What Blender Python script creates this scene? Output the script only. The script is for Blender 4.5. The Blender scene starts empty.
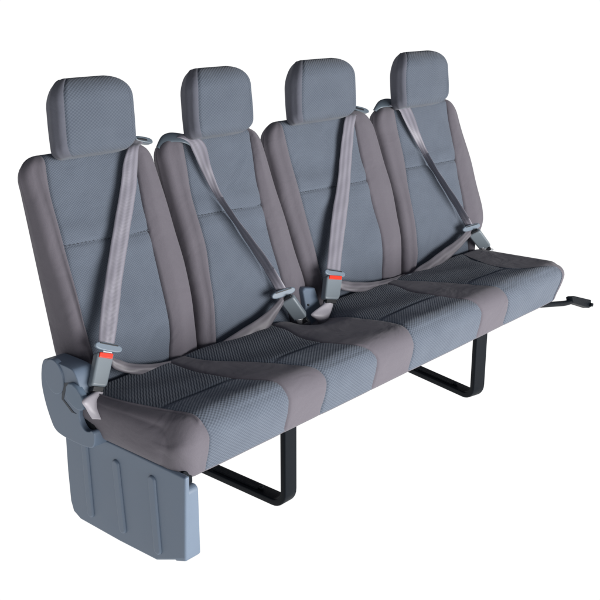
import bpy, bmesh, math, random
from mathutils import Vector, Matrix
random.seed(4)
# Measured positions in metres (x along the bench, y to the back, z up; floor at about -0.235)
D = {"R":[[0.6586528140164322,-0.2292260640870747,0.7166811579296498],[-0.7524469885568253,-0.2006525302818201,0.6273452729584148],[0.0,-0.9524673084335502,-0.3046408153306914]],"C":[-1.3197496602426828,-1.4319619570505853,1.0235945427019346],"f":962.9698853027544,"b1":[[[0.3211,0.5946,0.6513],[0.3555,0.5911,0.6425]],[[0.2754,0.5511,0.65],[0.3088,0.5477,0.6414]],[[0.2419,0.5231,0.6387],[0.2824,0.5242,0.6416]],[[0.2128,0.5059,0.6059],[0.2639,0.5082,0.6119]],[[0.1798,0.4817,0.5497],[0.227,0.477,0.5433]],[[0.1211,0.4435,0.4634],[0.1682,0.4363,0.4559]],[[0.0573,0.3984,0.3702],[0.1027,0.3907,0.3617]],[[0.0091,0.3625,0.3007],[0.056,0.3543,0.2908]],[[-0.0353,0.3235,0.2287],[0.0054,0.3165,0.2164]]],"b3":[[[1.236,0.5921,0.645],[1.292,0.589,0.637]],[[1.1711,0.5489,0.6443],[1.2257,0.5458,0.6364]],[[1.133,0.5224,0.637],[1.1895,0.5216,0.6351]],[[1.1016,0.5049,0.6034],[1.156,0.5028,0.598]],[[1.0508,0.475,0.5327],[1.1063,0.4704,0.5264]],[[0.9921,0.4383,0.45],[1.0485,0.4311,0.4427]],[[0.9211,0.3992,0.3722],[0.985,0.3911,0.3626]],[[0.861,0.3605,0.2956],[0.9185,0.3524,0.2858]],[[0.8026,0.323,0.2274],[0.8596,0.3153,0.2134]]],"b2":[[[0.4232,0.5676,0.6373],[0.4538,0.5891,0.651]],[[0.431,0.5393,0.6473],[0.456,0.5424,0.6551]],[[0.451,0.522,0.6359],[0.4869,0.5204,0.643]],[[0.4566,0.5094,0.6094],[0.5035,0.5073,0.6205]],[[0.4679,0.4883,0.5556],[0.4914,0.4769,0.5703]],[[0.4872,0.4676,0.4973],[0.4959,0.4487,0.5041]],[[0.5199,0.4519,0.4409],[0.5014,0.4094,0.453]],[[0.5534,0.4243,0.3706],[0.5344,0.3782,0.3873]],[[0.5896,0.3865,0.2853],[0.5828,0.3452,0.3031]],[[0.6046,0.3433,0.2134],[0.6246,0.3229,0.2218]]],"b4":[[[1.4001,0.5684,0.6392],[1.4483,0.5917,0.6575]],[[1.4026,0.5409,0.6513],[1.4426,0.5448,0.6613]],[[1.4302,0.5223,0.6367],[1.4822,0.5216,0.646]],[[1.4374,0.5096,0.6098],[1.4943,0.5079,0.6219]],[[1.4577,0.488,0.5548],[1.4874,0.4755,0.5667]],[[1.4869,0.4678,0.498],[1.4962,0.4494,0.5057]],[[1.5223,0.4512,0.4391],[1.4952,0.4086,0.451]],[[1.5624,0.4237,0.369],[1.5276,0.3767,0.3835]],[[1.6029,0.3861,0.2843],[1.5814,0.3444,0.301]],[[1.6173,0.3451,0.2182],[1.6307,0.3247,0.2263]]],"l1":[[[-0.0119,0.311,0.2024],[-0.0167,0.3061,0.1898]],[[0.0047,0.3066,0.1911],[-0.0088,0.2989,0.1716]],[[0.0406,0.304,0.1709],[0.0371,0.2943,0.146]],[[0.1037,0.3062,0.149],[0.101,0.297,0.1257]],[[0.193,0.3153,0.131],[0.1889,0.304,0.1161]],[[0.2868,0.3271,0.1174],[0.2878,0.3171,0.1084]]],"l2":[[[0.2978,0.3239,0.1093],[0.2988,0.3139,0.1003]],[[0.3283,0.3132,0.1259],[0.3286,0.2992,0.1039]],[[0.3764,0.3088,0.1419],[0.3806,0.2951,0.107]],[[0.4428,0.3098,0.1554],[0.4532,0.2942,0.1157]],[[0.5134,0.3127,0.1683],[0.5323,0.3003,0.1368]],[[0.5796,0.3206,0.1884],[0.5932,0.314,0.1716]],[[0.6156,0.3302,0.2075],[0.6372,0.3229,0.1889]]],"l3":[[[0.8477,0.3094,0.1983],[0.836,0.3035,0.1833]],[[0.8684,0.3066,0.1911],[0.8528,0.2975,0.168]],[[0.9265,0.3056,0.175],[0.9182,0.2947,0.147]],[[1.0124,0.3086,0.1551],[1.0064,0.2995,0.132]],[[1.1334,0.3185,0.1394],[1.1237,0.3069,0.1236]],[[1.2206,0.3325,0.1312],[1.2211,0.3202,0.1162]]],"l4":[[[1.2438,0.3281,0.12],[1.2458,0.3169,0.1078]],[[1.2768,0.3197,0.1423],[1.2796,0.3043,0.1167]],[[1.3333,0.3143,0.1559],[1.34,0.3009,0.1218]],[[1.4156,0.3171,0.174],[1.4283,0.303,0.1382]],[[1.5023,0.3207,0.1887],[1.5204,0.3101,0.1616]],[[1.5769,0.3276,0.2063],[1.5913,0.3185,0.1831]],[[1.6129,0.334,0.217],[1.6433,0.3265,0.1979]]],"t1":[[-0.047,0.3225,0.2372],[0.0215,0.3111,0.208]],"t3":[[0.7909,0.3211,0.2334],[0.8736,0.3111,0.208]],"t2":[[0.5692,0.3299,0.2067],[0.6568,0.3211,0.2117]],"t4":[[1.5728,0.3339,0.217],[1.6714,0.3241,0.2192]],"k1":[[-0.0255,0.3151,0.2129],[-0.0739,0.2851,0.1499],[-0.0441,0.317,0.2177],[-0.0057,0.3113,0.2031]],"k3":[[0.8267,0.3157,0.2143],[0.7793,0.2875,0.1562],[0.7925,0.3184,0.2212],[0.8515,0.3125,0.2063]],"k2":[[0.6156,0.315,0.1987],[0.6606,0.2939,0.1259],[0.6032,0.3345,0.1857],[0.6278,0.2954,0.2118]],"k4":[[1.622,0.3181,0.2069],[1.685,0.2975,0.1351],[1.6085,0.3382,0.195],[1.637,0.2993,0.2218]],"s1":[[[-0.0805,0.2878,0.1487],[-0.0605,0.2847,0.1407]],[[-0.0914,0.2817,0.1414],[-0.0627,0.2758,0.1263]],[[-0.1353,0.2605,0.142],[-0.0663,0.2651,0.1128]],[[-0.1288,0.2528,0.1224],[-0.0835,0.2552,0.1013]],[[-0.1182,0.2476,0.0955],[-0.0987,0.2443,0.0872]]],"s3":[[[0.7628,0.2931,0.1621],[0.7953,0.2891,0.152]],[[0.7453,0.286,0.1524],[0.7847,0.2803,0.1377]],[[0.6835,0.2756,0.1394],[0.7518,0.2682,0.1207]],[[0.7032,0.277,0.1157],[0.7513,0.2714,0.1014]],[[0.7266,0.2852,0.0954],[0.7597,0.282,0.0875]]],"s2":[[[0.6379,0.2969,0.1281],[0.6741,0.2979,0.1307]],[[0.6473,0.2976,0.1133],[0.6929,0.2988,0.1165]],[[0.6659,0.3023,0.0981],[0.7119,0.3036,0.1012]]],"s4":[[[1.6565,0.3016,0.14],[1.7062,0.3021,0.1414]],[[1.6668,0.3027,0.1265],[1.7249,0.3041,0.1299]],[[1.6897,0.3069,0.1098],[1.7566,0.309,0.1152]]],"g1":[[0.3171,0.5896,0.6522],[0.3737,0.5842,0.6385]],"g3":[[1.2495,0.5902,0.6538],[1.3281,0.5826,0.6343]],"g2":[[[0.3835,0.5601,0.6182],[0.3772,0.5686,0.6262]],[[0.3978,0.5553,0.6332],[0.404,0.5777,0.6492]],[[0.4133,0.5442,0.638],[0.4278,0.5756,0.6577]],[[0.4303,0.5311,0.6373],[0.4503,0.5644,0.6564]],[[0.4473,0.5221,0.6309],[0.4674,0.5471,0.6508]],[[0.4607,0.5133,0.6194],[0.4807,0.53,0.64]]],"g4":[[[1.357,0.5659,0.633],[1.3503,0.5739,0.6397]],[[1.377,0.56,0.6452],[1.3899,0.583,0.6628]],[[1.3954,0.5482,0.6479],[1.4212,0.5807,0.6707]],[[1.4123,0.5351,0.6475],[1.4468,0.5695,0.6695]],[[1.4304,0.527,0.6432],[1.4582,0.5519,0.6629]],[[1.4485,0.5183,0.632],[1.4766,0.5349,0.6524]]],"anch12":[0.2837,0.3088,0.1145],"anch34":[1.2163,0.3131,0.1255],"rec":[[0.4457,0.1824],[0.4274,0.1973],[0.3796,0.1969],[0.333,0.1965],[0.3145,0.1915],[0.2961,0.1543],[0.2917,0.1255],[0.3061,0.0986],[0.3131,0.071],[0.2892,0.0451],[0.2534,0.0639],[0.2583,0.0165],[0.2857,0.0076],[0.3322,0.0054],[0.3797,0.006],[0.4151,0.0134],[0.4318,0.0429],[0.4473,0.0806],[0.457,0.1303]],"recw":[[0.3409,0.1582],[0.3091,0.1669],[0.2749,0.1369],[0.2784,0.106],[0.3095,0.0993],[0.3495,0.1205]],"slot":[[0.3647,0.15],[0.3315,0.1609],[0.3247,0.1535],[0.3533,0.1405],[0.3651,0.1092],[0.3288,0.0866],[0.3174,0.0849],[0.337,0.0828],[0.3741,0.1066]],"hollow_shade":[[0.3343,0.1048],[0.2809,0.1052],[0.2642,0.0493],[0.3137,0.0129],[0.3492,0.0435]],"recc":[0.3959,0.1582],"pan":[[0.4276,0.022],[0.4303,-0.033],[0.4322,-0.1163],[0.4298,-0.1999],[0.4206,-0.2277],[0.3929,-0.2399],[0.2383,-0.24],[0.1024,-0.235],[0.0006,-0.1917],[-0.009,-0.012],[-0.0106,0.0178]],"ribs":[[[0.3483,-0.0226],[0.3439,-0.2012]],[[0.2307,-0.0308],[0.2194,-0.1968]],[[0.1018,-0.0269],[0.0931,-0.2018]]],"crec":[[0.7127,0.3472,0.1905],[0.7244,0.3495,0.1965],[0.7657,0.3461,0.1877],[0.7669,0.3392,0.1702],[0.7693,0.3254,0.135],[0.7479,0.299,0.0678],[0.6666,0.3068,0.0877],[0.7063,0.3299,0.1464]],"leg1":[0.3231,0.04,-0.1368],"leg2":[1.2435,0.04,-0.1411],"mount":[[1.8718,0.16,-0.0997],[2.0055,0.16,-0.1283],[2.0928,0.16,-0.1455],[2.1723,0.16,-0.1522]],"plate":[[2.115,0.16,-0.1259],[2.1323,0.16,-0.1259],[2.2957,0.16,-0.1819],[2.3022,0.16,-0.2138],[2.2837,0.16,-0.2135],[2.129,0.16,-0.1543]]}
scene = bpy.context.scene
col = bpy.data.collections.new("bench"); scene.collection.children.link(col)
PI = math.pi

# ------------------------------------------------------------------ materials
def new_mat(name):
    m = bpy.data.materials.new(name); m.use_nodes = True
    nt = m.node_tree; b = nt.nodes['Principled BSDF']
    return m, nt, b
def nd(nt, typ, **kw):
    x = nt.nodes.new(typ)
    for k, v in kw.items(): setattr(x, k, v)
    return x
def math_n(nt, op, a, b=None, c=None):
    x = nt.nodes.new('ShaderNodeMath'); x.operation = op
    for i, v in enumerate((a, b, c)):
        if v is None: continue
        if isinstance(v, (int, float)): x.inputs[i].default_value = v
        else: nt.links.new(v, x.inputs[i])
    return x.outputs[0]
def fabric(name, base, alt, pattern, period, contrast=.5, bump=.5, dist=.0012, mottle=.12):
    m, nt, b = new_mat(name); L = nt.links
    uv = nd(nt, 'ShaderNodeUVMap'); uv.uv_map = 'UVMap'
    sep = nd(nt, 'ShaderNodeSeparateXYZ'); L.new(uv.outputs[0], sep.inputs[0])
    u, v = sep.outputs[0], sep.outputs[1]
    w = 2*PI/period
    wob = nd(nt, 'ShaderNodeTexNoise'); wob.inputs['Scale'].default_value = 25; L.new(uv.outputs[0], wob.inputs['Vector'])
    wv = math_n(nt, 'MULTIPLY', math_n(nt, 'SUBTRACT', wob.outputs['Fac'], .5), .9)
    if pattern == 'plain':
        tc = nd(nt, 'ShaderNodeTexCoord'); s3 = nd(nt, 'ShaderNodeSeparateXYZ'); L.new(tc.outputs['Object'], s3.inputs[0])
        uv = tc; u = math_n(nt, 'ADD', s3.outputs[0], s3.outputs[1]); v = s3.outputs[2]; src = tc.outputs['Object']
    else: src = uv.outputs[0]
    if pattern == 'diamond':
        a = math_n(nt, 'SINE', math_n(nt, 'ADD', math_n(nt, 'MULTIPLY', u, w*.75), wv))
        c = math_n(nt, 'SINE', math_n(nt, 'ADD', math_n(nt, 'MULTIPLY', v, w), wv))
        h = math_n(nt, 'ADD', math_n(nt, 'MULTIPLY', math_n(nt, 'MULTIPLY', a, c), .75), .5)
        h.node.use_clamp = True
    elif pattern == 'rib':
        ph = math_n(nt, 'MULTIPLY', math_n(nt, 'SINE', math_n(nt, 'MULTIPLY', v, 2*PI/.018)), .55)
        a = math_n(nt, 'SINE', math_n(nt, 'ADD', math_n(nt, 'ADD', math_n(nt, 'MULTIPLY', math_n(nt, 'SUBTRACT', u, math_n(nt, 'MULTIPLY', v, .8)), w), ph), wv))
        h = math_n(nt, 'MULTIPLY', math_n(nt, 'ADD', a, 1), .5)
    else:
        pn = nd(nt, 'ShaderNodeTexNoise'); pn.inputs['Scale'].default_value = 420; pn.inputs['Detail'].default_value = 1; L.new(src, pn.inputs['Vector'])
        h = pn.outputs['Fac']
    fine = nd(nt, 'ShaderNodeTexNoise'); fine.inputs['Scale'].default_value = 700; fine.inputs['Detail'].default_value = 2
    L.new(src, fine.inputs['Vector'])
    big = nd(nt, 'ShaderNodeTexNoise'); big.inputs['Scale'].default_value = 14; big.inputs['Detail'].default_value = 4
    L.new(src, big.inputs['Vector'])
    mix = nd(nt, 'ShaderNodeMix', data_type='RGBA'); mix.inputs[6].default_value = (*alt, 1); mix.inputs[7].default_value = (*base, 1)
    f = math_n(nt, 'ADD', math_n(nt, 'MULTIPLY', h, contrast), 1-contrast)
    f = math_n(nt, 'ADD', f, math_n(nt, 'MULTIPLY', math_n(nt, 'SUBTRACT', fine.outputs['Fac'], .5), .5))
    f = math_n(nt, 'ADD', f, math_n(nt, 'MULTIPLY', math_n(nt, 'SUBTRACT', big.outputs['Fac'], .5), mottle*4))
    f.node.use_clamp = True
    L.new(f, mix.inputs[0]); L.new(mix.outputs[2], b.inputs['Base Color'])
    hh = math_n(nt, 'ADD', h, math_n(nt, 'MULTIPLY', fine.outputs['Fac'], .5))
    bp = nd(nt, 'ShaderNodeBump'); bp.inputs['Strength'].default_value = bump; bp.inputs['Distance'].default_value = dist
    L.new(hh, bp.inputs['Height'])
    # soft wrinkles in the cloth
    wr = nd(nt, 'ShaderNodeTexNoise'); wr.inputs['Scale'].default_value = 9; wr.inputs['Detail'].default_value = 3; wr.inputs['Distortion'].default_value = .6
    L.new(src, wr.inputs['Vector'])
    b2 = nd(nt, 'ShaderNodeBump'); b2.inputs['Strength'].default_value = .55; b2.inputs['Distance'].default_value = .012
    L.new(wr.outputs['Fac'], b2.inputs['Height']); L.new(b2.outputs[0], bp.inputs['Normal'])
    L.new(bp.outputs[0], b.inputs['Normal'])
    b.inputs['Roughness'].default_value = .9; b.inputs['Specular IOR Level'].default_value = .25
    b.inputs['Sheen Weight'].default_value = .12; b.inputs['Sheen Roughness'].default_value = .5
    return m
def plastic(name, base, rough=.5, grain=.15, var=.1):
    m, nt, b = new_mat(name); L = nt.links
    tc = nd(nt, 'ShaderNodeTexCoord')
    n1 = nd(nt, 'ShaderNodeTexNoise'); n1.inputs['Scale'].default_value = 900; L.new(tc.outputs['Object'], n1.inputs['Vector'])
    n2 = nd(nt, 'ShaderNodeTexNoise'); n2.inputs['Scale'].default_value = 12; n2.inputs['Detail'].default_value = 5; L.new(tc.outputs['Object'], n2.inputs['Vector'])
    mr = nd(nt, 'ShaderNodeMapRange'); mr.inputs[3].default_value = 1-var; mr.inputs[4].default_value = 1+var; L.new(n2.outputs['Fac'], mr.inputs[0])
    vm = nd(nt, 'ShaderNodeVectorMath', operation='SCALE'); vm.inputs[0].default_value = base; L.new(mr.outputs[0], vm.inputs['Scale'])
    L.new(vm.outputs[0], b.inputs['Base Color'])
    r2 = nd(nt, 'ShaderNodeMapRange'); r2.inputs[3].default_value = rough-.08; r2.inputs[4].default_value = rough+.1; L.new(n2.outputs['Fac'], r2.inputs[0]); L.new(r2.outputs[0], b.inputs['Roughness'])
    bp = nd(nt, 'ShaderNodeBump'); bp.inputs['Strength'].default_value = grain; bp.inputs['Distance'].default_value = .0006
    L.new(n1.outputs['Fac'], bp.inputs['Height']); L.new(bp.outputs[0], b.inputs['Normal'])
    return m
def webbing(name, base, stripe):
    m, nt, b = new_mat(name); L = nt.links
    uv = nd(nt, 'ShaderNodeUVMap'); uv.uv_map = 'UVMap'
    sep = nd(nt, 'ShaderNodeSeparateXYZ'); L.new(uv.outputs[0], sep.inputs[0])
    u, v = sep.outputs[0], sep.outputs[1]     # u across 0..1, v along in metres
    s = math_n(nt, 'SINE', math_n(nt, 'MULTIPLY', u, 2*PI*2.6))
    s = math_n(nt, 'SMOOTH_MIN', math_n(nt, 'ADD', math_n(nt, 'MULTIPLY', s, .5), .5), 1, .3)
    t = math_n(nt, 'SINE', math_n(nt, 'ADD', math_n(nt, 'MULTIPLY', v, 2*PI/.0028), math_n(nt, 'MULTIPLY', math_n(nt, 'ABSOLUTE', math_n(nt, 'SUBTRACT', u, .5)), 18)))
    mix = nd(nt, 'ShaderNodeMix', data_type='RGBA'); mix.inputs[6].default_value = (*stripe, 1); mix.inputs[7].default_value = (*base, 1)
    L.new(s, mix.inputs[0]); L.new(mix.outputs[2], b.inputs['Base Color'])
    bp = nd(nt, 'ShaderNodeBump'); bp.inputs['Strength'].default_value = .22; bp.inputs['Distance'].default_value = .0005
    L.new(math_n(nt, 'ADD', t, math_n(nt, 'MULTIPLY', s, 2)), bp.inputs['Height']); L.new(bp.outputs[0], b.inputs['Normal'])
    b.inputs['Roughness'].default_value = .42; b.inputs['Specular IOR Level'].default_value = .6
    b.inputs['Sheen Weight'].default_value = .1
    return m
M = {}
BL = (.118, .139, .175); BLd = (.050, .062, .086)
TP = (.132, .121, .141); TPd = (.086, .079, .093)
M['taupe'] = fabric('taupe_cloth', TP, TPd, 'plain', .0022, .4, .3, .0006, .04)
M['blue_back'] = fabric('blue_weave_back', BL, BLd, 'diamond', .0062, .5, .55, .0009)
M['taupe_head'] = fabric('headrest_side_cloth', (.104, .108, .134), (.070, .073, .092), 'plain', .0022, .4, .3, .0006, .04)
M['blue_head'] = fabric('blue_weave_headrest', tuple(c*.86 for c in BL), BLd, 'diamond', .0078, .5, .6, .0011)
M['blue_front'] = fabric('blue_weave_front', tuple(c*1.03 for c in BL), BLd, 'diamond', .0085, .5, .6, .0012)
M['blue_rib'] = fabric('blue_weave_ribbed', tuple(c*.8 for c in BL), tuple(c*.75 for c in BLd), 'rib', .0085, .6, .7, .0012)
M['thread'] = plastic('seam_thread', (.035, .042, .055), .8)
M['plastic'] = plastic('blue_grey_plastic', (.128, .170, .232), .46, .2, .06)
M['plastic_dark'] = plastic('blue_grey_plastic_lever', (.125, .175, .24), .5, .2, .06)
M['buckle'] = plastic('buckle_plastic', (.17, .20, .225), .36, .1, .06)
M['tongue'] = plastic('tongue_plastic', (.15, .19, .235), .4, .1, .06)
M['guide'] = plastic('belt_guide_plastic', (.095, .122, .148), .35, .1, .06)
M['gap_shade'] = plastic('painted_gap_shade', (.04, .05, .065), .6, .1, .05)  # dark plastic colour imitating the shade in the lever recess
M['red'] = plastic('red_button', (.62, .032, .010), .35, .05, .05)
M['black'] = plastic('black_plastic', (.012, .013, .016), .45, .2, .1)
M['steel'] = plastic('black_painted_steel', (.0035, .0055, .0085), .5, .5, .25); M['steel'].node_tree.nodes['Principled BSDF'].inputs['Specular IOR Level'].default_value = .10
M['bright'] = plastic('bright_steel', (.55, .56, .58), .3, .1, .05); M['bright'].node_tree.nodes['Principled BSDF'].inputs['Metallic'].default_value = .8
M['sleeve'] = plastic('pale_strap_sleeve', (.42, .40, .44), .4, .3, .35)
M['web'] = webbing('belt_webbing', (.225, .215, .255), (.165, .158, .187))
M['web_lap_shaded'] = webbing('lap_webbing_shaded', (.145, .135, .155), (.105, .098, .112))  # same webbing as the shoulder belts, with shade put into its colour

# ------------------------------------------------------------------ helpers
def link(name, me, mats, parent=None, smooth=True):
    o = bpy.data.objects.new(name, me); col.objects.link(o)
    for m in (mats if isinstance(mats, (list, tuple)) else [mats]): me.materials.append(m)
    if parent: o.parent = parent
    if smooth:
        for p in me.polygons: p.use_smooth = True
    return o
def from_faces(name, verts, faces, mats, parent, uvs=None, midx=None, smooth=True, sharp=None):
    used = sorted({i for f in faces for i in f}); mp = {k: i for i, k in enumerate(used)}
    me = bpy.data.meshes.new(name)
    me.from_pydata([tuple(verts[k]) for k in used], [], [[mp[i] for i in f] for f in faces]); me.update()
    o = link(name, me, mats, parent, smooth)
    if uvs is not None:
        lay = me.uv_layers.new(name='UVMap')
        for p, f in zip(me.polygons, faces):
            us = [uvs[vi][0] for vi in f]; span = max(us)-min(us) > .25
            for li, vi in zip(p.loop_indices, f):
                u_, v_ = uvs[vi]
                if span and u_ > (max(us)+min(us))/2: u_ = min(us)-.006
                lay.data[li].uv = (u_, v_)
    if midx:
        for p, k in zip(me.polygons, midx): p.material_index = k
    if sharp: me.set_sharp_from_angle(angle=math.radians(sharp))
    return o
def bevel(o, w, seg=3, ang=35):
    b = o.modifiers.new('b', 'BEVEL'); b.width = w; b.segments = seg; b.limit_method = 'ANGLE'; b.angle_limit = math.radians(ang)
    b.harden_normals = False
    return o
def interp(tab, h):
    tab = sorted(tab)
    if h <= tab[0][0]: return tab[0][1]
    if h >= tab[-1][0]: return tab[-1][1]
    for (a, x), (b, y) in zip(tab, tab[1:]):
        if a <= h <= b:
            t = (h-a)/(b-a)
            return x+(y-x)*t
def sm_interp(tab, h, r=.025):
    return sum(interp(tab, h+k*r) for k in (-1, -.5, 0, .5, 1))/5
def cr(pts, n):
    out = []
    P = [pts[0]]+list(pts)+[pts[-1]]
    for i in range(1, len(P)-2):
        for k in range(n):
            t = k/n; a, b, c, d = P[i-1], P[i], P[i+1], P[i+2]
            out.append(.5*((2*b)+(c-a)*t+(2*a-5*b+4*c-d)*t*t+(3*b-a-3*c+d)*t**3))
    out.append(P[-2]); return out

P0 = Vector((0, .374, .226)); T = Vector((0, .155, .395)).normalized(); N = Vector((0, -T.z, T.y))
def bp(x, h, d): return Vector((x, 0, 0))+P0+T*h+N*d

root = bpy.data.objects.new('bench_seat', None); col.objects.link(root)
root.location = (0, 0, 0)
root['label'] = 'four place grey and blue cloth van bench seat with headrests, belts and black skid legs'
root['category'] = 'bench seat'

# ------------------------------------------------------------------ padded shells (backrests and headrests)
def padded(name, child, hs, L, R, SL, SR, front, rear, rc, rcr, H0, H1, rt, rb, rft, rfb, stitch=None, mat_in=None, bulge=.010, puff=.006, nmat=None, seed=0, head=False):
    """Closed upholstered shell. stations hs along the back; front/rear give depth; rt/rb corner radius in outline; rft/rfb rounding of the front edge."""
    rnd = random.Random(seed); ph = [rnd.uniform(0, 6.28) for _ in range(6)]
    rows = []; uvs = []
    nb, ni, nc, ns, nr = 7, 26, 6, 3, 10
    for h in hs:
        l, r = sm_interp(L, h), sm_interp(R, h); sl, sr = sm_interp(SL, h), sm_interp(SR, h)
        f, b = front(h), rear(h)
        def ins(rad, dist):
            if dist >= rad: return 0
            t = max(0, 1-dist/rad); return rad*(1-math.sqrt(max(0, 1-t*t)))
        dx = ins(rt, H1-h)+ins(rb, h-H0)
        df = ins(rft, H1-h)+ins(rfb, h-H0); dr = ins(.03, H1-h)+ins(.02, h-H0)
        l += dx; r -= dx; f -= df; b += dr
        c = min(rc, (f-b)*.48, (r-l)*.2); cr_ = min(rcr, (f-b)*.48)
        sl = max(sl, l+c+.004); sr = min(sr, r-c-.004)
        edge = min(1, (H1-h)/.05, (h-H0)/.05) if True else 1
        row = []
        def fd(x):
            if x < sl: t = (x-l-c)/(sl-l-c); q = bulge*math.sin(PI*max(0, min(1, t)))**2
            elif x > sr: t = (r-c-x)/(r-c-sr); q = bulge*math.sin(PI*max(0, min(1, t)))**2
            else:
                t = (x-sl)/(sr-sl); q = (0 if head else -.004)+puff*(1-abs(2*t-1)**(2.5 if head else 5))
                if stitch is not None:
                    hs_ = stitch + .004*math.cos(t*PI*1.0)
                    q += -.0045*math.exp(-((h-hs_)/.0035)**2) + .003*math.exp(-((abs(h-hs_)-.03)/.022)**2)
                q += .0012*math.sin(9*t+ph[0]+h*14)*math.sin(h*22+ph[1])
            g = -.0042*(math.exp(-((x-sl)/.0028)**2)+(0 if head else math.exp(-((x-sr)/.0028)**2)))
            q += .0012*math.sin(h*31+ph[2]+x*20)
            return f+(q)*max(0, edge)+g
        xs = [l+c+(sl-l-c)*math.sin(PI/2*k/nb) for k in range(nb)]+[sl+(sr-sl)*(.5-.5*math.cos(PI*k/ni)) for k in range(ni)]+[sr+(r-c-sr)*(1-math.cos(PI/2*k/nb)) for k in range(nb+1)]
        for x in xs: row.append((x, fd(x)))
        ff = fd(r-c); 
        for k in range(1, nc+1): a = k/nc*PI/2; row.append((r-c+c*math.sin(a), ff-c+c*math.cos(a)))
        top, bot = ff-c, b+cr_
        sb = .004
        for k in range(1, ns+1): t = k/(ns+1); row.append((r+sb*math.sin(PI*t), top+(bot-top)*t))
        for k in range(0, nc+1): a = k/nc*PI/2; row.append((r-cr_+cr_*math.cos(a), b+cr_-cr_*math.sin(a)))
        for k in range(1, nr): t = k/nr; row.append((r-cr_+(l-r+2*cr_)*t, b))
        for k in range(0, nc+1): a = k/nc*PI/2; row.append((l+cr_-cr_*math.sin(a), b+cr_-cr_*math.cos(a)))
        ff = fd(l+c); top = ff-c
        for k in range(1, ns+1): t = 1-k/(ns+1); row.append((l-sb*math.sin(PI*t), top+(bot-top)*t))
        for k in range(0, nc): a = k/nc*PI/2; row.append((l+c-c*math.cos(a), ff-c+c*math.sin(a)))
        rows.append([bp(x, h, d) for x, d in row])
        uu = [0]; 
        for k in range(1, len(row)): uu.append(uu[-1]+math.hypot(row[k][0]-row[k-1][0], row[k][1]-row[k-1][1]))
        mid = uu[nb+ni//2]
        uvs.append([(q-mid, h) for q in uu])
    nj = len(rows[0]); verts = [v for r_ in rows for v in r_]
    # bend v coordinate with true arc length at the rounded ends
    uv = []; acc = 0
    for i, r_ in enumerate(rows):
        if i: acc += (rows[i][nb+ni//2]-rows[i-1][nb+ni//2]).length
        for j in range(nj): uv.append((uvs[i][j][0]+seed*.37, acc))
    shell, inner = [], []
    for i in range(len(rows)-1):
        for j in range(nj):
            k = (j+1) % nj
            fc = [i*nj+j, i*nj+k, (i+1)*nj+k, (i+1)*nj+j]
            (inner if nb <= j < (nb+ni+nb+nc if head else nb+ni) else shell).append(fc)
    last = (len(rows)-1)*nj
    # caps: fan to a centre ring
    for base, flip in ((0, True), (last, False)):
        cen = sum((verts[base+j] for j in range(nj)), Vector())/nj
        ring = []
        for s in (.66, .33):
            st = len(verts)
            for j in range(nj): verts.append(cen+(verts[base+j]-cen)*s); uv.append(uv[base+j])
            ring.append(st)
        prev = base
        for st in ring:
            for j in range(nj):
                k = (j+1) % nj; q = [prev+j, prev+k, st+k, st+j]; (inner if head else shell).append(q[::-1] if flip else q)
            prev = st
        verts.append(cen); uv.append(uv[base]); ci = len(verts)-1
        for j in range(nj):
            k = (j+1) % nj; q = [prev+j, prev+k, ci]; (inner if head else shell).append(q[::-1] if flip else q)
    o = from_faces(name, verts, shell, M['taupe'] if nmat is None else nmat, root, uv)
    i_ = from_faces(child, verts, inner, mat_in or M['blue_back'], o, uv)
    return o, i_, rows

def stations(H0, H1, r0, r1, n):
    hs = []
    for k in range(9): hs.append(H0+r0*(1-math.cos(k/9*PI/2))*1.0)
    for k in range(n+1): hs.append(H0+r0+(H1-r1-H0-r0)*k/n)
    for k in range(1, 11): hs.append(H1-r1+r1*math.sin(k/10*PI/2))
    hs[-1] = H1-1e-4; hs[0] = H0+1e-4
    return hs
seats = [
 dict(L=[(-.16, -.052), (.46, -.053)], R=[(-.16, .285), (-.11, .300), (.019, .333), (.15, .345), (.46, .345)],
      SL=[(-.16, -.032), (.006, -.027), (.128, -.019), (.23, -.011), (.349, -.006), (.46, .014)],
      SR=[(-.16, .185), (-.103, .197), (-.036, .227), (.042, .239), (.174, .247), (.333, .262), (.46, .285)], hd=(.016, .252)),
 dict(L=[(-.16, .300), (-.10, .310), (0, .342), (.15, .362), (.3, .368), (.46, .372)], R=[(-.16, .74), (-.025, .768), (.1, .764), (.46, .760)],
      SL=[(-.16, .345), (-.074, .372), (.005, .393), (.139, .422), (.235, .425), (.307, .427), (.46, .457)],
      SR=[(-.16, .655), (.0, .668), (.12, .672), (.223, .673), (.415, .708), (.46, .720)], hd=(.444, .678)),
 dict(L=[(-.16, .775), (.0, .775), (.22, .772), (.46, .790)], R=[(-.16, 1.205), (-.09, 1.235), (.03, 1.285), (.207, 1.308), (.46, 1.304)],
      SL=[(-.16, .828), (-.005, .835), (.15, .845), (.244, .846), (.46, .858)],
      SR=[(-.16, 1.09), (-.093, 1.114), (-.027, 1.154), (.05, 1.172), (.237, 1.178), (.46, 1.206)], hd=(.862, 1.152)),
 dict(L=[(-.16, 1.225), (-.095, 1.25), (.034, 1.302), (.15, 1.318), (.46, 1.33)], R=[(-.16, 1.66), (-.08, 1.70), (-.035, 1.785), (.02, 1.808), (.192, 1.822), (.46, 1.822)],
      SL=[(-.16, 1.26), (-.103, 1.284), (-.069, 1.328), (.029, 1.364), (.113, 1.37), (.237, 1.401), (.46, 1.435)],
      SR=[(-.16, 1.62), (.0, 1.672), (.04, 1.683), (.114, 1.692), (.225, 1.713), (.46, 1.765)], hd=(1.400, 1.690)),
]
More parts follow.
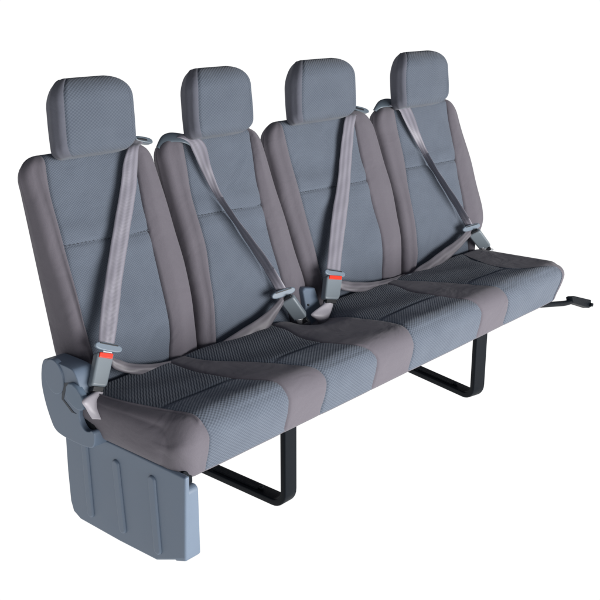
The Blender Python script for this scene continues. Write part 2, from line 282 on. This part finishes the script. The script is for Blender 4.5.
for si, s in enumerate(seats):
    wsc = 1 if si < 2 else 1.22
    H0, H1 = -.165, .466
    fr = lambda h: -.004+.004*math.cos(h*5)
    rr = lambda h: -interp([(-.2, .135), (0, .128), (.39, .070), (.5, .064)], h)
    padded('backrest', 'center_panel', stations(H0, H1, .03, .06, 120), s['L'], s['R'], s['SL'], s['SR'], fr, rr,
           .024, .025, H0, H1, .062*wsc, .03, .030, .02, stitch=.231, seed=si+1)
    if si == 0: fh = 1
    a, b = s['hd']; w = b-a
    HL = [(.42, a), (.50, a+.002), (.58, a+.010*wsc), (.66, a+.018*wsc)]; HR = [(.42, b-.012*wsc), (.47, b-.003), (.52, b), (.58, b), (.66, b-.004)]
    SLh = [(.42, a+.012*wsc), (.50, a+.016*wsc), (.66, a+.032*wsc)]; SRh = [(.42, b-.026*wsc), (.52, b-.016*wsc), (.66, b-.020*wsc)]
    ff = lambda h: .060+.27*(h-.44)
    rf = lambda h: -.014+.22*(h-.44)
    padded('headrest', 'center_panel', stations(.438, .622, .03, .06, 60), HL, HR, SLh, SRh, ff, rf,
           (.014), .034, (.438), .625, .066*wsc, .026, .070, .022, None, M['blue_head'], .001, .006, M['taupe_head'], 10+si, True)
    # steel posts of the headrest, hidden between cushion and back
# ------------------------------------------------------------------ seat cushion
Pf = []
def arc(cx, cz, r, a0, a1, n): return [(cx+r*math.cos(math.radians(a0+(a1-a0)*k/n)), cz+r*math.sin(math.radians(a0+(a1-a0)*k/n))) for k in range(n+1)]
prof = []
prof += [(.315-(.315-.03)*k/10, -.010) for k in range(10)]            # underside, back to front
prof += arc(.028, .014, .024, -90, -175, 6)                        # bottom front edge
fs = len(prof)
prof += [(.003-.020*math.sin(t*1.5), .018+.082*t) for t in [k/12 for k in range(1, 12)]]
prof += arc(.030, .094, .046, 176, 88, 16)                         # rounded nose
prof += [(.034+(.310-.034)*k/48, .1402-.010*math.sin(k/48*PI)**2*0+(-.006)*(k/48)) for k in range(1, 49)]
te = len(prof)
prof += arc(.312, .112, .022, 85, 0, 4)
prof += [(.334, .08), (.334, .03), (.326, .0)]
nP = len(prof)
arcl = [0]
for k in range(1, nP): arcl.append(arcl[-1]+math.dist(prof[k], prof[k-1]))
cy = sum(p[0] for p in prof)/nP; cz = .07
# seam x as a function of position: front value below the nose, plan polyline (y -> x) on top
def seam(fx, top, fb=None):
    tab = sorted([(y, x) for x, y in top])
    def g(j):
        y, z = prof[j]
        if j >= fs+14 and y > -.012: return sm_interp(tab, y, .012)
        if j < fs+14:
            t = z/.12 if j >= fs-3 else 0
            x = fx+(0 if fb is None else (fb-fx)*(1-min(1, max(0, t))))
            if z > .085 and j >= fs: 
                w_ = min(1, (z-.085)/.045); x = x*(1-w_*w_)+(w_*w_)*interp(tab, -.012)
            return x
        return interp(tab, -.012)
    return g
seams = [
 seam(-.004, [(-.082, .3), (-.066, .17), (-.042, .10), (-.016, .03), (-.010, -.012)], .002),
 seam(.258, [(.17, .32), (.178, .2), (.184, .14), (.200, .10), (.232, .05), (.250, .01), (.256, -.012)], .270),
 seam(.403, [(.225, .32), (.245, .24), (.290, .17), (.335, .10), (.362, .04), (.388, .005), (.400, -.012)], .404),
 seam(.611, [(.56, .3), (.530, .2), (.525, .12), (.535, .08), (.565, .03), (.604, -.012)], .622),
 seam(.777, [(.755, .3), (.750, .18), (.770, .11), (.780, .05), (.775, -.012)], .795),
 seam(1.138, [(1.09, .32), (1.072, .2), (1.070, .13), (1.090, .06), (1.110, .02), (1.133, -.012)], 1.160),
 seam(1.297, [(1.13, .32), (1.185, .24), (1.235, .13), (1.260, .06), (1.278, .02), (1.293, -.012)], 1.325),
 seam(1.672, [(1.56, .32), (1.50, .2), (1.485, .13), (1.495, .07), (1.545, .03), (1.640, .008), (1.662, -.012)], 1.66),
]
def xlf(y, z): 
    t = max(0, min(1, (y+.03)/.30)); t = t*t*(3-2*t); q = max(0, min(1, (z+.01)/.15)); q2 = q*q*(3-2*q)
    return -.070-.028*t*q2-.012*math.sin(PI*q)
def xl(j): return xlf(*prof[j])
def xr(j):
    y, z = prof[j]; return 1.715 - .03*max(0, (.10-z)/.1)
def smooth_seam(g):
    vals = [g(j) for j in range(nP)]
    for _ in range(3):
        vals = [sum(vals[max(0, min(nP-1, j+k))] for k in (-2, -1, 0, 1, 2))/5 if fs-6 < j < te+3 else vals[j] for j in range(nP)]
    return lambda j: vals[j]
seams = [smooth_seam(g) for g in seams]
ncol = [8, 36, 20, 32, 20, 42, 20, 40, 8]
NE = 8
def puffn(j): # outward normal of the profile
    a = prof[max(0, j-1)]; b = prof[min(nP-1, j+1)]; dx, dz = b[0]-a[0], b[1]-a[1]; l = math.hypot(dx, dz) or 1
    return (-dz/l, dx/l) if False else (-(dz)/l, dx/l)
verts = []; uv = []
cols_info = []  # per column (kind)
grid = [[None]*0 for _ in range(nP)]
ridge = .105
for j in range(nP):
    y, z = prof[j]; s = [g(j) for g in seams]
    L_, R_ = xl(j), xr(j)
    rl = max(.012, min(.050, (s[0]-L_)*.85)); rrr = max(.01, min(.07, (R_-s[7])*.85))
    row = []; bounds_w = [.1]+[s[q_+1]-s[q_] for q_ in range(7)]+[.1]
    def ins_pt(inset):
        # inset towards the inside: limited on thin height
        dy, dz = cy-y, cz-z
        k = inset
        yy = y+max(-k, min(k, (dy)*k/.10)); zz = z+max(-k*.55, min(k*.55, dz*k/.07))
        return yy, zz
    for e in range(NE):
        a = (e)/NE*PI/2; yy, zz = ins_pt(rl*(1-math.sin(a)))
        row.append((L_+rl*(1-math.cos(a)), yy, zz, 0))
    bounds = [L_+rl]+s+[R_-rrr]
    for k in range(9):
        a, b = bounds[k], bounds[k+1]
        for q in range(ncol[k]):
            t = .5-.5*math.cos(PI*q/ncol[k]); row.append((a+(b-a)*t, y, z, (k, t)))
    for e in range(NE+1):
        a = e/NE*PI/2; yy, zz = ins_pt(rrr*(1-math.cos(a)))
        row.append((R_-rrr+rrr*math.sin(a), yy, zz, 0))
    nx, nz = puffn(j)
    wpuff = 1 if fs-2 <= j <= te else .2
    out = []
    for (x, yy, zz, kt) in row:
        q = 0
        if kt:
            k, t = kt
            if k not in (0, 8):
                amp = .005 if k % 2 else .0035
                wd_ = bounds_w[k]; q = amp*(1-abs(2*t-1)**6)-.002-.003*(math.exp(-(t*wd_/.0028)**2)+math.exp(-((1-t)*wd_/.0028)**2))
            else: q = 0
            if k in (1, 3, 5, 7) and j > fs+18:
                q += -.0045*math.exp(-((yy-ridge-.004*math.sin(3*t))/.0035)**2)
                q += .002*math.sin(yy*40+x*9)
            q += .0012*math.sin(x*23+z*30+y*17)*math.sin(x*11+y*31)
        if k_ := (kt and j > fs+18 and kt[0] in (0,)):
            q += .004*math.sin(PI*kt[1])
        # shallow hollows where people sit
        if j > fs+18:
            for cx_, hw in ((.10, .17), (.45, .15), (.92, .2), (1.38, .2)):
                q -= .003*math.exp(-((x-cx_)/(hw*.6))**2-((yy-.2)/.10)**2)
        o_ = Vector((x, yy+nx*q*wpuff, zz+nz*q*wpuff))
        if o_.y > .17 and o_.z > .05:
            t_ = min(1, (o_.y-.17)/.13); t_ = t_*t_*(3-2*t_)
            o_.z -= .040*math.exp(-((x-.70)/.075)**2)*t_*(o_.z/.14)
        out.append(o_)
    grid[j] = out
nC = len(grid[0])
verts = [v for r_ in grid for v in r_]
uv = [(verts[j*nC+i].x, arcl[j]) for j in range(nP) for i in range(nC)]
# end faces use arc length in x direction too
c0 = NE; starts = [c0]
for k in ncol: starts.append(starts[-1]+k)
shell, ins_f = [], {1: [], 3: [], 5: [], 7: []}
ins_m = {1: [], 3: [], 5: [], 7: []}
for j in range(nP):
    j2 = (j+1) % nP
    for i in range(nC-1):
        f = [j*nC+i, j2*nC+i, j2*nC+i+1, j*nC+i+1]
        zone = None
        for k in (1, 3, 5, 7):
            if starts[k] <= i < starts[k+1]: zone = k
        if zone and fs-3 <= j < te:
            ins_f[zone].append(f); yv = grid[j][i].y; ins_m[zone].append(1 if (j > fs+18 and prof[j][0] >= ridge) else 0)
        else: shell.append(f)
for i, flip in ((0, False), (nC-1, True)):
    ids = [j*nC+i for j in range(nP)]
    cen = sum((verts[q] for q in ids), Vector())/nP
    prev = ids
    for sc in [1-k/14 for k in range(1, 14)]:
        st = len(verts)
        for q in ids:
            p = cen+(verts[q]-cen)*sc
            if i == 0: p.x = xlf(p.y, p.z)+(verts[q].x-xlf(verts[q].y, verts[q].z))*sc**5-.004*(1-sc**4)
            verts.append(p); uv.append((uv[q % (nP*nC) if q < nP*nC else q][0], arcl[ids.index(q)]) if False else ((xl(0)-(1-sc)*.07) if i == 0 else 1.8+(1-sc)*.07, arcl[ids.index(q)]))
        cur = list(range(st, st+nP))
        for a in range(nP):
            b = (a+1) % nP; f = [prev[a], prev[b], cur[b], cur[a]]; shell.append(f[::-1] if not flip else f)
        prev = cur
    if i == 0: cen = Vector((xlf(cen.y, cen.z)-.004, cen.y, cen.z))
    verts.append(cen); uv.append((cen.y, cen.z)); ci = len(verts)-1
    for a in range(nP):
        b = (a+1) % nP; f = [prev[a], prev[b], ci]; shell.append(f[::-1] if not flip else f)
# end faces: uv from y,z
for idx, v in enumerate(verts):
    pass
cush = from_faces('seat_cushion', verts, shell, M['taupe'], root, uv)
for k in (1, 3, 5, 7):
    from_faces('center_panel', verts, ins_f[k], [M['blue_front'], M['blue_rib']], cush, uv, ins_m[k])
# fix orientation
for o in list(col.objects):
    if o.type == 'MESH':
        pass
# piping threads along the left end seam and dashed stitches on the backs
def tube(name, pts, r, mat, parent, n=8, closed_ends=True):
    vs, fs_ = [], []
    for i, p in enumerate(pts):
        d = (pts[min(i+1, len(pts)-1)]-pts[max(i-1, 0)]).normalized()
        a = d.orthogonal().normalized() if i == 0 else (pa-d*pa.dot(d)).normalized()
        pa = a; b = d.cross(a)
        for k in range(n):
            t = 2*PI*k/n; vs.append(p+(a*math.cos(t)+b*math.sin(t))*r)
    for i in range(len(pts)-1):
        for k in range(n): fs_.append([i*n+k, i*n+(k+1) % n, (i+1)*n+(k+1) % n, (i+1)*n+k])
    fs_.append(list(range(n))[::-1]); fs_.append([(len(pts)-1)*n+k for k in range(n)])
    return from_faces(name, vs, fs_, mat, parent)
pp_ = [grid[j][starts[1]]+Vector((-.0005, -.001, .0008)) for j in range(fs, te-2)]
tube('piping', pp_, .0019, M['taupe'], cush)
stm = []
for si, s in enumerate(seats):
    vs, fc = [], []
    a, b = sm_interp(s['SL'], .231), sm_interp(s['SR'], .231); nn_ = int((b-a)/.011)
    for k in range(nn_):
        for part in (0,):
            x0 = a+(b-a)*(k+.18)/nn_; x1 = a+(b-a)*(k+.82)/nn_
            t0, t1 = (x0-a)/(b-a), (x1-a)/(b-a)
            p0 = bp(x0, .231+.004*math.cos(t0*PI), -.0032); p1 = bp(x1, .231+.004*math.cos(t1*PI), -.0032)
            st = len(vs); w_ = T*.0009; u_ = N*.0012
            m_ = (p0+p1)/2+u_
            vs += [p0-w_, p0+w_, m_-w_, m_+w_, p1-w_, p1+w_]
            fc += [[st, st+2, st+3, st+1], [st+2, st+4, st+5, st+3]]
    bo = [o for o in col.objects if o.name.startswith('backrest')][si]
    from_faces('stitching', vs, fc, M['thread'], bo)

# ------------------------------------------------------------------ belts
def ribbon(name, rows, mat, parent, thick=.0016, n=10, across=8, cup=0.0, wave=0):
    A = cr([Vector(r[0]) for r in rows], n); B = cr([Vector(r[1]) for r in rows], n)
    vs, uvl, fc = [], [], []
    acc = 0
    for side in (0, 1):
        acc = 0
        for i in range(len(A)):
            if i: acc += ((A[i]+B[i])/2-(A[i-1]+B[i-1])/2).length
            d = ((A[min(i+1, len(A)-1)]+B[min(i+1, len(A)-1)])-(A[max(i-1, 0)]+B[max(i-1, 0)])).normalized()
            nr = (B[i]-A[i]).cross(d); nr = nr.normalized() if nr.length else N
            if nr.dot(N) < 0: nr = -nr
            for k in range(across+1):
                t = k/across
                off = cup*math.sin(PI*t)+wave*math.sin(acc*60+t*4)*math.sin(acc*23)
                p = A[i].lerp(B[i], t)+nr*(off+(thick/2 if side == 0 else -thick/2)*min(1, 8*t+.3, 8*(1-t)+.3))
                vs.append(p); uvl.append((t, acc))
    m = len(A); w = across+1; S = m*w
    for i in range(m-1):
        for k in range(across):
            fc.append([i*w+k, i*w+k+1, (i+1)*w+k+1, (i+1)*w+k]); fc.append([S+i*w+k, S+(i+1)*w+k, S+(i+1)*w+k+1, S+i*w+k+1])
        fc.append([i*w, (i+1)*w, S+(i+1)*w, S+i*w]); fc.append([i*w+across, S+i*w+across, S+(i+1)*w+across, (i+1)*w+across])
    for i in (0, m-1):
        for k in range(across): fc.append([i*w+k, S+i*w+k, S+i*w+k+1, i*w+k+1])
    o = from_faces(name, vs, fc, mat, parent, uvl)
    bm = bmesh.new(); bm.from_mesh(o.data); bmesh.ops.recalc_face_normals(bm, faces=bm.faces); bm.to_mesh(o.data); bm.free()
    return o
def rbox(name, c, ax, ay, az, mat, parent, bev=.004, taper=1.0, seg=4, shape=None):
    """Rounded plate or block: ax width, ay length, az thickness as half vectors; taper scales the width at -ay."""
    n = 14; vs = []; outline = []
    rx = .35; 
    if shape == 'oval':
        for k in range(28):
            t = 2*PI*k/28; ct, st = math.cos(t), math.sin(t)
            outline.append((math.copysign(abs(ct)**.6, ct), math.copysign(abs(st)**.8, st)))
    else:
        r = rx; 
        for qx, qy, a0 in ((1, 1, 0), (-1, 1, 90), (-1, -1, 180), (1, -1, 270)):
            lx, ly = ax.length, ay.length; rr_ = r*min(lx, ly)
            for k in range(5):
                a = math.radians(a0+90*k/4)
                outline.append(((qx*(lx-rr_)+rr_*math.cos(a))/lx, (qy*(ly-rr_)+rr_*math.sin(a))/ly))
    m = len(outline)
    for s_ in (1, -1):
        for u, v in outline:
            w_ = u*(1 if v > 0 else 1)*(taper+(1-taper)*(v+1)/2)
            vs.append(c+ax*w_+ay*v+az*s_)
    fc = [list(range(m)), list(range(m, 2*m))[::-1]]
    for k in range(m): fc.append([k, m+k, m+(k+1) % m, (k+1) % m])
    o = from_faces(name, vs, fc, mat, parent, sharp=40)
    bm = bmesh.new(); bm.from_mesh(o.data); bmesh.ops.recalc_face_normals(bm, faces=bm.faces); bm.to_mesh(o.data); bm.free()
    bevel(o, bev, seg)
    return o
def V(p): return Vector(p)
for i in (1, 2, 3, 4):
    big = i in (1, 3)
    sh = ribbon('shoulder_belt', D['b%d' % i], M['web'], root, n=12, cup=.0015 if big else .001, wave=.0008)
    if big: sh['label'] = 'shoulder belt hanging straight and flat down the backrest'
    lap = ribbon('lap_belt', D['l%d' % i], M['web_lap_shaded'], root, n=10, cup=.004, wave=.002, thick=.003)
    a, b = V(D['t%d' % i][0]), V(D['t%d' % i][1])
    kt, kb, kl, kr = [V(q) for q in D['k%d' % i]]
    wdir = (b-a).normalized(); ldir = (kt-kb).normalized()
    toC = (V(D['C'])-kt).normalized()
    nb_ = wdir.cross(ldir).normalized()
    if nb_.dot(N) < 0: nb_ = -nb_
    ldir2 = (ldir-wdir*ldir.dot(wdir)).normalized()
    tg = rbox('belt_tongue', (a+b)/2+nb_*.002, wdir*((b-a).length/2), ldir2*.0105, nb_*.0045, M['tongue'], root, .003, shape='oval')
    # slot and bright metal blade between tongue and buckle
    rbox('tongue_slot', (a+b)/2+nb_*.0060+ldir2*.0065, wdir*((b-a).length*.34), ldir2*.0016, nb_*.0012, M['black'], tg, .0006)
    rbox('blade', (a+b)/2-ldir2*.012, wdir*((kr-kl).length*.30), ldir2*.012, nb_*.001, M['bright'], tg, .0004)
    wk = (kr-kl).normalized(); w2 = (kr-kl).length/2; nk = wk.cross(ldir).normalized()
    if nk.dot(N) < 0: nk = -nk
    lk = (ldir-wk*ldir.dot(wk)).normalized()
    half = (kt-kb).length/2
    th = .011
    w2 *= 1.12 if big else .82
    half *= 1 if big else .9
    bk = rbox('buckle', (kt+kb)/2, wk*w2, ldir*half, nk*th, M['buckle'], root, .0055, taper=.92, seg=5)
    if big: rbox('release_button', kt-ldir*.0085+(nk if big else -nk)*(th-.0005), wk*(w2*.80), ldir*.0065, nk*.0028, M['red'], bk, .0015)
    if not big: rbox('button_recess', kt-ldir*.002+nk*(.002), wk*(w2*.7), ldir*.003, nk*.006, M['black'], bk, .001)
    # collar and strap stalk
    cl = rbox('strap_collar', kb-ldir*.006, wk*(w2*.62), ldir*.0065, nk*.008, M['black'], bk, .002)
    st = ribbon('buckle_strap', D['s%d' % i], M['sleeve'] if big else M['bright'], root, thick=.006, n=8, cup=.006, wave=.003)
    st['label'] = 'pale crumpled sleeve over the buckle strap' if big else 'bare metal buckle stalk'
# belt guides on the shoulders
def blob_prism(name, pts, dvec, mat, parent, bev=.003, seg=3):
    vs = [p+dvec for p in pts]+[p-dvec for p in pts]; m = len(pts)
    fc = [list(range(m)), list(range(m, 2*m))[::-1]]+[[k, m+k, m+(k+1) % m, (k+1) % m] for k in range(m)]
    o = from_faces(name, vs, fc, mat, parent, sharp=40)
    bm = bmesh.new(); bm.from_mesh(o.data); bmesh.ops.recalc_face_normals(bm, faces=bm.faces); bm.to_mesh(o.data); bm.free()
    bevel(o, bev, seg); return o
for key in ('g1', 'g3'):
    a, b = V(D[key][0]), V(D[key][1]); wv_ = (b-a)/2
    g = rbox('belt_guide', (a+b)/2, wv_, T*.009, N*.010, M['guide'], root, .004, shape='oval')
    rbox('guide_slot', (a+b)/2-wv_*.25+N*.0120-T*.001, wv_*.5, T*.0025, N*.0012, M['black'], g, .0008)
for key in ('g2', 'g4'):
    ribbon('belt_guide', D[key], M['guide'], root, thick=.004, n=8, cup=.003)
for key in ('anch12', 'anch34'):
    c = V(D[key])
    a = rbox('belt_anchor', c+Vector((.0, -.004, 0)), Vector((.012, 0, 0)), Vector((0, .003, .010)), Vector((0, -.007, .002)), M['buckle'], root, .003, shape='oval')
    rbox('anchor_bolt', c+Vector((0, -.012, .001)), Vector((.005, 0, 0)), Vector((0, 0, .005)), Vector((0, -.002, 0)), M['bright'], a, .001, shape='oval')

# ------------------------------------------------------------------ recliner covers
def prism_x(name, yz, x0, x1, mat, parent, bev=.004, seg=3):
    m = len(yz); vs = [Vector((x0, y, z)) for y, z in yz]+[Vector((x1, y, z)) for y, z in yz]
    fc = [list(range(m)), list(range(m, 2*m))[::-1]]+[[k, m+k, m+(k+1) % m, (k+1) % m] for k in range(m)]
    o = from_faces(name, vs, fc, mat, parent, sharp=40)
    bm = bmesh.new(); bm.from_mesh(o.data); bmesh.ops.recalc_face_normals(bm, faces=bm.faces); bm.to_mesh(o.data); bm.free()
    bevel(o, bev, seg); return o
def soften(P):
    out = []
    for k in range(len(P)):
        a, b = P[k], P[(k+1) % len(P)]
        out += [(a[0]*.75+b[0]*.25, a[1]*.75+b[1]*.25), (a[0]*.25+b[0]*.75, a[1]*.25+b[1]*.75)]
    return out
rec = prism_x('recliner_cover', soften(soften(D['rec'])), -.112, -.060, M['plastic'], root, .008, 5)
cyy, czz = D['recc']
boss = prism_x('pivot_boss', [(cyy+.038*math.cos(t), czz+.044*math.sin(t)) for t in [2*PI*k/48 for k in range(48)]], -.115, -.100, M['plastic'], rec, .0028)
lev = prism_x('recliner_lever', soften(D['recw']), -.121, -.104, M['plastic_dark'], rec, .004)
prism_x('lever_slot_shade', D['slot'], -.1130, -.108, M['gap_shade'], rec, .0008)  # dark slab on the cover, stands in for recess shade beside the lever
prism_x('hollow_shade_block', D['hollow_shade'], -.098, -.085, M['steel'], root, .003)  # added black block, gives the cover's open hollow its shade
P = [V(q) for q in D['crec']]
crc = blob_prism('recliner_cover', P, Vector((.0, -.012, 0)), M['plastic'], root, .004)
rbox('pin', P[6].lerp(P[2], .62)+Vector((-.012, -.0135, .0)), Vector((.003, 0, 0)), Vector((0, 0, .003)), Vector((0, -.002, 0)), M['black'], crc, .0008, shape='oval')

# ------------------------------------------------------------------ side panel (left end of the bench)
pan = prism_x('side_panel', D['pan'], -.074, -.060, M['plastic'], root, .005, 4)
# front return of the panel and its chamfer
yf, zt, zb = .004, -.030, -.200
fl = prism_x('front_flange', [(yf-.002, zb+.002), (yf-.002, -.030), (yf+.006, -.022), (.040, -.022), (.040, zb-.012)], -.0725, -.024, M['plastic'], pan, .007, 4)
for (p0, p1) in D['ribs']:
    a = Vector((0, *p0)); b = Vector((0, *p1)); d = (b-a).normalized(); s_ = Vector((0, -d.z, d.y)); w_ = .0125
    ol = [(a+s_*w_*math.cos(t)-d*w_*math.sin(t)) for t in [PI*k/10 for k in range(11)]]+[(b-s_*w_*math.cos(t)+d*w_*math.sin(t)) for t in [PI*k/10 for k in range(11)]]
    prism_x('embossed_rib', [(q.y, q.z) for q in ol], -.0795, -.070, M['plastic'], pan, .0052, 5)
prism_x('panel_bracket', [(.010, .02), (.010, -.016), (.034, -.016), (.034, .02)], -.062, -.034, M['steel'], root, .003)

# ------------------------------------------------------------------ skid legs
def bar(name, pts, hw, ht, wdir, mat, parent, bev=.004):
    """flat bar swept along pts; width direction fixed."""
    vs, fc = [], []
    for i, p in enumerate(pts):
        d = (pts[min(i+1, len(pts)-1)]-pts[max(i-1, 0)]).normalized(); nrm = d.cross(wdir).normalized()
        r = bev
        sec = []
        for qx, qy, a0 in ((1, 1, 0), (-1, 1, 90), (-1, -1, 180), (1, -1, 270)):
            for k in range(4):
                a = math.radians(a0+30*k); sec.append((qx*(hw-r)+r*math.cos(a), qy*(ht-r)+r*math.sin(a)))
        for u, v in sec: vs.append(p+wdir*u+nrm*v)
    m = 16
    for i in range(len(pts)-1):
        for k in range(m): fc.append([i*m+k, i*m+(k+1) % m, (i+1)*m+(k+1) % m, (i+1)*m+k])
    fc.append(list(range(m))); fc.append([(len(pts)-1)*m+k for k in range(m)][::-1])
    o = from_faces(name, vs, fc, mat, parent, sharp=50)
    bm = bmesh.new(); bm.from_mesh(o.data); bmesh.ops.recalc_face_normals(bm, faces=bm.faces); bm.to_mesh(o.data); bm.free()
    return o
zfl = -.236
for (x, y0, hw, yaw) in ((D['leg1'][0], .045, .0225, 0), (D['leg2'][0]+.0, .045, .025, -13)):
    c, s_ = math.cos(math.radians(yaw)), math.sin(math.radians(yaw))
    bk_ = Vector((-s_, c, 0)); wd = Vector((c, s_, 0))
    if yaw: bk_ = Vector((-math.sin(math.radians(yaw)), math.cos(math.radians(yaw)), 0))
    r = .040; o0 = Vector((x, y0, 0))
    pts = [o0+Vector((0, 0, .02)), o0+Vector((0, 0, -.04)), o0+Vector((0, 0, -.12)), o0+Vector((0, 0, zfl+r+.002))]
    for k in range(1, 9): a = k/8*PI/2; pts.append(o0+bk_*(r-r*math.cos(a))+Vector((0, 0, zfl+r-r*math.sin(a))))
    for k in range(1, 5): pts.append(o0+bk_*(r+k*.09)+Vector((0, 0, zfl)))
    for k in range(1, 9): a = k/8*PI/2; pts.append(o0+bk_*(r+.36+r*math.sin(a))+Vector((0, 0, zfl+r-r*math.cos(a))))
    pts.append(o0+bk_*(2*r+.36)+Vector((0, 0, .01)))
    lg = bar('skid_leg', pts, hw, .0095, wd, M['steel'], root)
    # latch plate lying on the skid
    q0 = o0+bk_*.095+Vector((0, 0, zfl+.0105))
    rbox('latch_plate', q0+bk_*.09, wd*(hw*.55), bk_*.085, Vector((0, 0, .003)), M['steel'], lg, .0015)
    tube('latch_pin', [q0+wd*(-.002)+Vector((0, 0, -.002)), q0+wd*(-.002)+Vector((0, 0, .009))], .006, M['steel'], lg, 12)
# under-frame rails of the seat
fr_ = bar('seat_frame', [Vector((-.05, .07, .002)), Vector((.8, .07, .002)), Vector((1.62, .07, .002))], .012, .012, Vector((0, 1, 0)), M['steel'], root)
bar('cross_rail', [Vector((-.05, .29, .002)), Vector((.8, .29, .002)), Vector((1.62, .29, .002))], .012, .012, Vector((0, 1, 0)), M['steel'], fr_)
# floor mount at the right end
mp = cr([V(q) for q in D['mount']], 8)
mb = tube('mounting_bar', [Vector((1.5, .16, .0)), Vector((1.62, .16, -.02))]+mp, .0105, M['steel'], root, 14)
blob_prism('mounting_plate', [V(q) for q in D['plate']], Vector((.004, -.012, .002)), M['steel'], mb, .002)
pc = (V(D['plate'][2])+V(D['plate'][3]))/2+Vector((-.006, -.013, 0))
tube('plate_bolt', [pc, pc+Vector((0, -.010, 0))], .008, M['steel'], mb, 6)

# consistent outward normals for the upholstery
for o in list(col.objects):
    if o.name.split('.')[0] in ('backrest', 'headrest', 'seat_cushion', 'center_panel'):
        bm = bmesh.new(); bm.from_mesh(o.data)
        if o.name.split('.')[0] == 'center_panel':
            nsum = Vector()
            for f in bm.faces: nsum += f.normal*f.calc_area()
            if nsum.dot(Vector((0, -1, .5))) < 0: bmesh.ops.reverse_faces(bm, faces=bm.faces)
        else:
            # open shells: orient by the front bolster
            nsum = 0; c = sum((v.co for v in bm.verts), Vector())/len(bm.verts)
            for f in bm.faces: nsum += f.normal.dot(f.calc_center_median()-c)
            if nsum < 0: bmesh.ops.reverse_faces(bm, faces=bm.faces)
        bm.to_mesh(o.data); bm.free()

# ------------------------------------------------------------------ camera
cd = bpy.data.cameras.new('camera'); cam = bpy.data.objects.new('camera', cd); scene.collection.objects.link(cam)
R3 = Matrix(D['R'])                      # world = R3 @ (right, down, forward)
rx, dn, fw = R3.col[0].copy(), R3.col[1].copy(), R3.col[2].copy()
m = Matrix((rx, -dn, -fw)).transposed().to_4x4(); m.translation = Vector(D['C'])
cam.matrix_world = m
cd.sensor_width = 36; cd.lens = D['f']/600*36; cd.clip_end = 100; cd.clip_start = .01
scene.camera = cam

# ------------------------------------------------------------------ light: white studio
w = bpy.data.worlds.new('World'); scene.world = w; w.use_nodes = True
nt = w.node_tree; bg = nt.nodes['Background']
tc = nd(nt, 'ShaderNodeTexCoord'); sp = nd(nt, 'ShaderNodeSeparateXYZ'); nt.links.new(tc.outputs['Generated'], sp.inputs[0])
ramp = nd(nt, 'ShaderNodeValToRGB'); mr = nd(nt, 'ShaderNodeMapRange'); mr.inputs[1].default_value = -1; mr.inputs[2].default_value = 1
nt.links.new(sp.outputs[2], mr.inputs[0]); nt.links.new(mr.outputs[0], ramp.inputs[0])
ramp.color_ramp.elements[0].position = .505; ramp.color_ramp.elements[0].color = (1, 1, 1, 1)
ramp.color_ramp.elements[1].position = .60; ramp.color_ramp.elements[1].color = (.10, .108, .13, 1)
nt.links.new(ramp.outputs[0], bg.inputs[0]); bg.inputs[1].default_value = 1.02
def area(name, loc, target, size, power, color=(1, 1, 1), sy=None):
    l = bpy.data.lights.new(name, 'AREA'); l.energy = power; l.size = size; l.color = color
    if sy: l.shape = 'RECTANGLE'; l.size_y = sy
    o = bpy.data.objects.new(name, l); scene.collection.objects.link(o); o.location = loc
    o.rotation_euler = (Vector(target)-Vector(loc)).to_track_quat('-Z', 'Y').to_euler()
    return o
area('key_softbox', (1.3, -4.6, .20), (.8, .2, .3), 4.2, 430, (1, .992, .985), 2.4)
scene.render.engine = 'CYCLES'
scene.view_settings.view_transform = 'Standard'; scene.view_settings.look = 'None'; scene.view_settings.gamma = 1; scene.view_settings.exposure = 0
scene.render.resolution_x = 1024; scene.render.resolution_y = 1024
